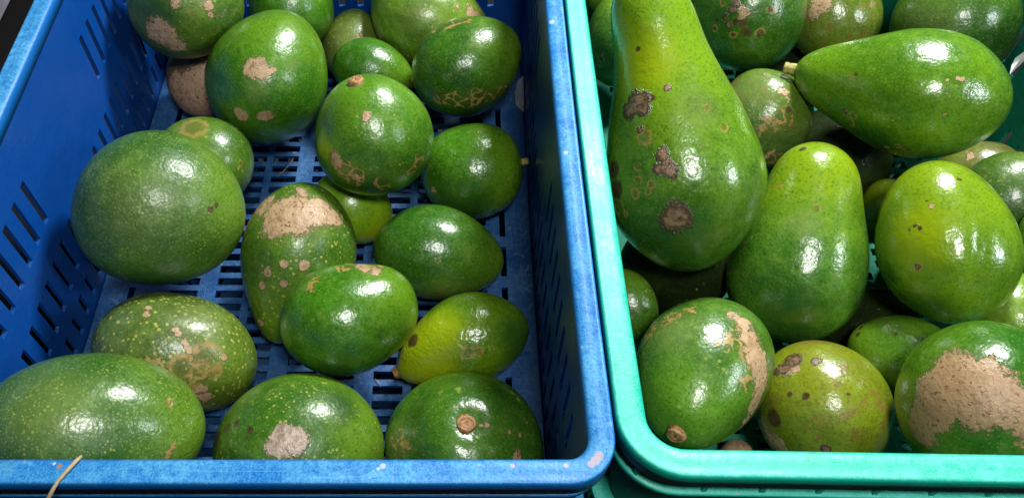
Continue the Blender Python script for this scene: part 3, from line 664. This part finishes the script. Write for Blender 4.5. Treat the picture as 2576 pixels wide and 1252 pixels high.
def build_fruit(row, tval):
    f = Fruit(*row[:9], t=tval); st, spots, label, group, stem = STYLE[f.key]
    P = f.surf(112, 72, .028*st.get('lump', 1)); nv, nu = P.shape[0]-1, P.shape[1]
    if st.get('dimple', 0):                                       # skin sinks in round the stem
        rr = np.hypot(P[..., 0], P[..., 1]); up = P[..., 2] > 0
        P[..., 2] -= np.where(up, st['dimple']*np.exp(-(rr/.011)**2), 0)
    if 'crease' in st:
        for ang, dep in st['crease']:
            a = np.arctan2(P[..., 1], P[..., 0]); d = np.angle(np.exp(1j*(a-math.radians(ang)-.25*np.sin(P[..., 2]/f.a*2))))
            k = 1-dep*np.exp(-(d/.10)**2)*np.clip(1-(P[..., 2]/f.a)**2, 0, 1); P[..., 0] *= k; P[..., 1] *= k
    if 'waist' in st:                                             # a soft hollow where two swellings meet
        for q, rad, dep in st['waist']:
            wp = pick(f, P, *q); d = np.linalg.norm(P-wp, axis=-1, keepdims=True); P = P-dep*np.exp(-(d/rad)**2)*wp/np.linalg.norm(wp)
    V = [tuple(P[0].mean(0))]+[tuple(p) for rg in P[1:-1] for p in rg]+[tuple(P[-1].mean(0))]
    F = [(0, 1+i, 1+(i+1) % nu) for i in range(nu)]
    for j in range(nv-2):
        F += [(1+j*nu+i, 1+(j+1)*nu+i, 1+(j+1)*nu+(i+1) % nu, 1+j*nu+(i+1) % nu) for i in range(nu)]
    e = len(V)-1; F += [(e, 1+(nv-2)*nu+(i+1) % nu, 1+(nv-2)*nu+i) for i in range(nu)]
    SPT = []
    for s_ in spots:
        k, x, y, r = s_; SPT.append((k, pick(f, P, x, y), r*f.t/FOC*(1.22 if k == 'r' else 1)))
    mat = skin(f.key, st, SPT, hash_(f.key) % 97, f.a)
    M = Matrix([list(f.R[i])+[f.c[i]] for i in range(3)]+[[0, 0, 0, 1]])
    if stem is None:
        o = mesh_obj('avocado', V, F, mat); o.matrix_world = M
    else:
        o = empty('avocado'); o.matrix_world = M
        mesh_obj('skin', V, F, mat, o)
        kind, rad, hh = stem
        ztop = P[0].mean(0)[2]; rg = [(rad*1.12, -.0030), (rad*1.10, .0), (rad*.98, hh*.55), (rad*.90, hh*.9), (rad*.72, hh), (rad*.40, hh*.86), (0.0, hh*.80)]
        if kind == 'stalk': rg = [(rad*1.0, -.003), (rad*.92, hh*.3), (rad*.78, hh*.55), (rad*.95, hh*.62), (rad*.92, hh*.9), (rad*.6, hh), (0, hh)]
        VV = []; FF = []; m = 28; rs = np.random.RandomState(hash_(f.key) % 999)
        wob = 1+.03*np.sin(np.arange(m)/m*2*math.pi*3+rs.uniform(0, 6))+rs.normal(0, .025, m)
        for q, z in rg:
            VV += [(q*wob[i]*math.cos(2*math.pi*i/m), q*wob[i]*math.sin(2*math.pi*i/m), z+(rs.normal(0, .00025) if q else 0)) for i in range(m)]
        for j in range(len(rg)-1): FF += [(j*m+i, j*m+(i+1) % m, (j+1)*m+(i+1) % m, (j+1)*m+i) for i in range(m)]
        sp = P[0].mean(0); so = mesh_obj('stem', VV, FF, M_stalk if kind == 'stalk' else M_stem, o, loc=(sp[0], sp[1], sp[2]))
    tag(o, label, 'avocado', group)
    return o
def pick(f, P, x, y):
    Q = project(f.world(P)); d = np.hypot(Q[..., 0]-x, Q[..., 1]-y)
    tmin = Q[..., 2] < f.t+.004
    d = d+np.where(Q[..., 2] < f.t+.01, 0, 60); i = np.unravel_index(np.argmin(d), d.shape); return P[i]
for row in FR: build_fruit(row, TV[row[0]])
# ------------------------------------------------------------------ loose bits and surroundings
def simple(name, col, rough=.6, var=.3, sc=60):
    t = NT(name); co = t.n('TexCoord').outputs['Object']; nn = t.noise(co, sc, 5, .65)
    t.put(t.b.inputs['Base Color'], t.mix(t.math('MULTIPLY', t.ss(nn, .35, .7), var), col, tuple(c*.35 for c in col)))
    t.b.inputs['Roughness'].default_value = rough; t.put(t.b.inputs['Normal'], t.bump(nn, .4, .002)); return t.m
def tube(name, pts, rad, mat, label, cat):
    pts = [np.array(p, float) for p in pts]; V = []; F = []; m = 10
    for i, p in enumerate(pts):
        d = pts[min(i+1, len(pts)-1)]-pts[max(i-1, 0)]; d /= np.linalg.norm(d)
        a = np.cross(d, [0, 0, 1.]); a /= np.linalg.norm(a); b = np.cross(d, a); q = rad*(.8 if i in (0, len(pts)-1) else 1+.1*math.sin(i*1.7))
        V += [p+a*q*math.cos(2*math.pi*k/m)+b*q*math.sin(2*math.pi*k/m) for k in range(m)]
    for i in range(len(pts)-1): F += [(i*m+k, i*m+(k+1) % m, (i+1)*m+(k+1) % m, (i+1)*m+k) for k in range(m)]
    F += [tuple(range(m-1, -1, -1)), tuple(range((len(pts)-1)*m, len(pts)*m))]
    c = sum(pts)/len(pts); V = [v-c for v in V]
    o = mesh_obj(name, V, F, mat, loc=c); return tag(o, label, cat)
M_straw = simple('dry_straw', (.45, .34, .19), .6, .3, 300)
def P3(px, py, z): r = ray(px, py); return CAM+r*((z-ZC)/r[2])
tube('straw', [P3(205, 1146, ZR+.001), P3(190, 1160, ZR+.0022), P3(168, 1184, ZR+.0022), P3(148, 1206, ZR+.0022), P3(132, 1232, ZR+.0012), P3(116, 1262, ZR-.004), P3(106, 1290, ZR-.012)], .0010, M_straw,
     'dry curved straw lying across the front rim of the blue crate', 'straw')
tube('straw', [P3(697, 445, ZF+.0008), P3(715, 428, ZF+.0012), P3(731, 411, ZF+.0012), P3(738, 398, ZF+.0012)], .0003, M_straw,
     'thin fibre lying over the slots on the floor of the blue crate', 'straw')
tube('straw', [P3(942, 952, ZF+.0008), P3(950, 957, ZF+.0020), P3(955, 964, ZF+.0012), P3(957, 972, ZF+.0008)], .00028, M_straw,
     'hooked pale fibre on the blue crate floor, left of the yellowish avocado', 'straw')
tube('straw', [P3(1002, 592, ZF+.0008), P3(1018, 588, ZF+.0025), P3(1034, 592, ZF+.0012)], .0004, M_straw,
     'short pale fibre in the dark gap below the round stem-up avocado', 'straw')
def crumple(name, pts, thick, mat, label, cat):
    V = []; n = len(pts)
    for p in pts: V.append(np.array(p))
    c = sum(V)/n; top = [v-c for v in V]; nrm = np.cross(top[1]-top[0], top[2]-top[0]); nrm /= np.linalg.norm(nrm)
    mid = np.zeros(3)+nrm*thick*2.5
    VV = top+[v-nrm*thick for v in top]+[mid, -nrm*thick]
    F = [(i, (i+1) % n, 2*n) for i in range(n)]+[((i+1) % n+n, i+n, 2*n+1) for i in range(n)]+[(i, i+n, (i+1) % n+n, (i+1) % n) for i in range(n)]
    return tag(recalc(mesh_obj(name, VV, F, mat, loc=c, smooth=False)), label, cat)
M_white = simple('white_plastic_film', (.78, .80, .80), .35, .15, 90)
M_lilac = simple('thin_plastic_bag', (.50, .50, .62), .3, .3, 90)
crumple('plastic_scrap', [P3(2541, 188, .150), P3(2546, 164, .155), P3(2556, 146, .16), P3(2576, 132, .165), P3(2600, 112, .17), P3(2592, 138, .163), P3(2570, 160, .156)], .0006, M_white,
     'small white plastic scrap against the right wall of the green crate', 'plastic scrap')
crumple('plastic_bag', [P3(1296, 232, ZF+.010), P3(1302, 205, ZF+.022), P3(1316, 190, ZF+.03), P3(1319, 250, ZF+.012), P3(1318, 282, ZF+.003), P3(1298, 262, ZF+.003)], .001, M_lilac,
     'crumpled pale plastic bag on the blue crate floor below the netted avocado', 'plastic bag')
# what the crates stand on: the lower green crate, a dark bench and the pale floor beyond
ZG = -.225
def box(name, x0, x1, y0, y1, z0, z1, mat, bev=.002):
    bm = bmesh.new(); bmesh.ops.create_cube(bm, size=1)
    for v in bm.verts: v.co = Vector(((x1-x0)*v.co.x, (y1-y0)*v.co.y, (z1-z0)*v.co.z))
    bmesh.ops.bevel(bm, geom=bm.edges[:], offset=bev, segments=2, affect='EDGES')
    me = bpy.data.meshes.new(name); bm.to_mesh(me); bm.free(); me.materials.append(mat)
    o = bpy.data.objects.new(name, me); o.location = ((x0+x1)/2, (y0+y1)/2, (z0+z1)/2); return link(o)
M_dark = simple('dark_ground', (.005, .0045, .005), .8, .5, 30)
g = box('ground', -4, 4, -3, 5, ZG-.10, ZG, M_dark); tag(g, kind='structure')
M_pale = simple('pale_painted_steel', (.30, .29, .34), .5, .35, 40)
rail = box('shelf_rail', -.63, -.572, -.2, 1.3, -.06, -.02, M_pale, .004)
tag(rail, 'pale grey steel rail running along the dark gap left of the blue crate', 'rail')
lb = (BLUE[0]+.004, BLUE[1]+.02, BLUE[2]-.004, BLUE[3])
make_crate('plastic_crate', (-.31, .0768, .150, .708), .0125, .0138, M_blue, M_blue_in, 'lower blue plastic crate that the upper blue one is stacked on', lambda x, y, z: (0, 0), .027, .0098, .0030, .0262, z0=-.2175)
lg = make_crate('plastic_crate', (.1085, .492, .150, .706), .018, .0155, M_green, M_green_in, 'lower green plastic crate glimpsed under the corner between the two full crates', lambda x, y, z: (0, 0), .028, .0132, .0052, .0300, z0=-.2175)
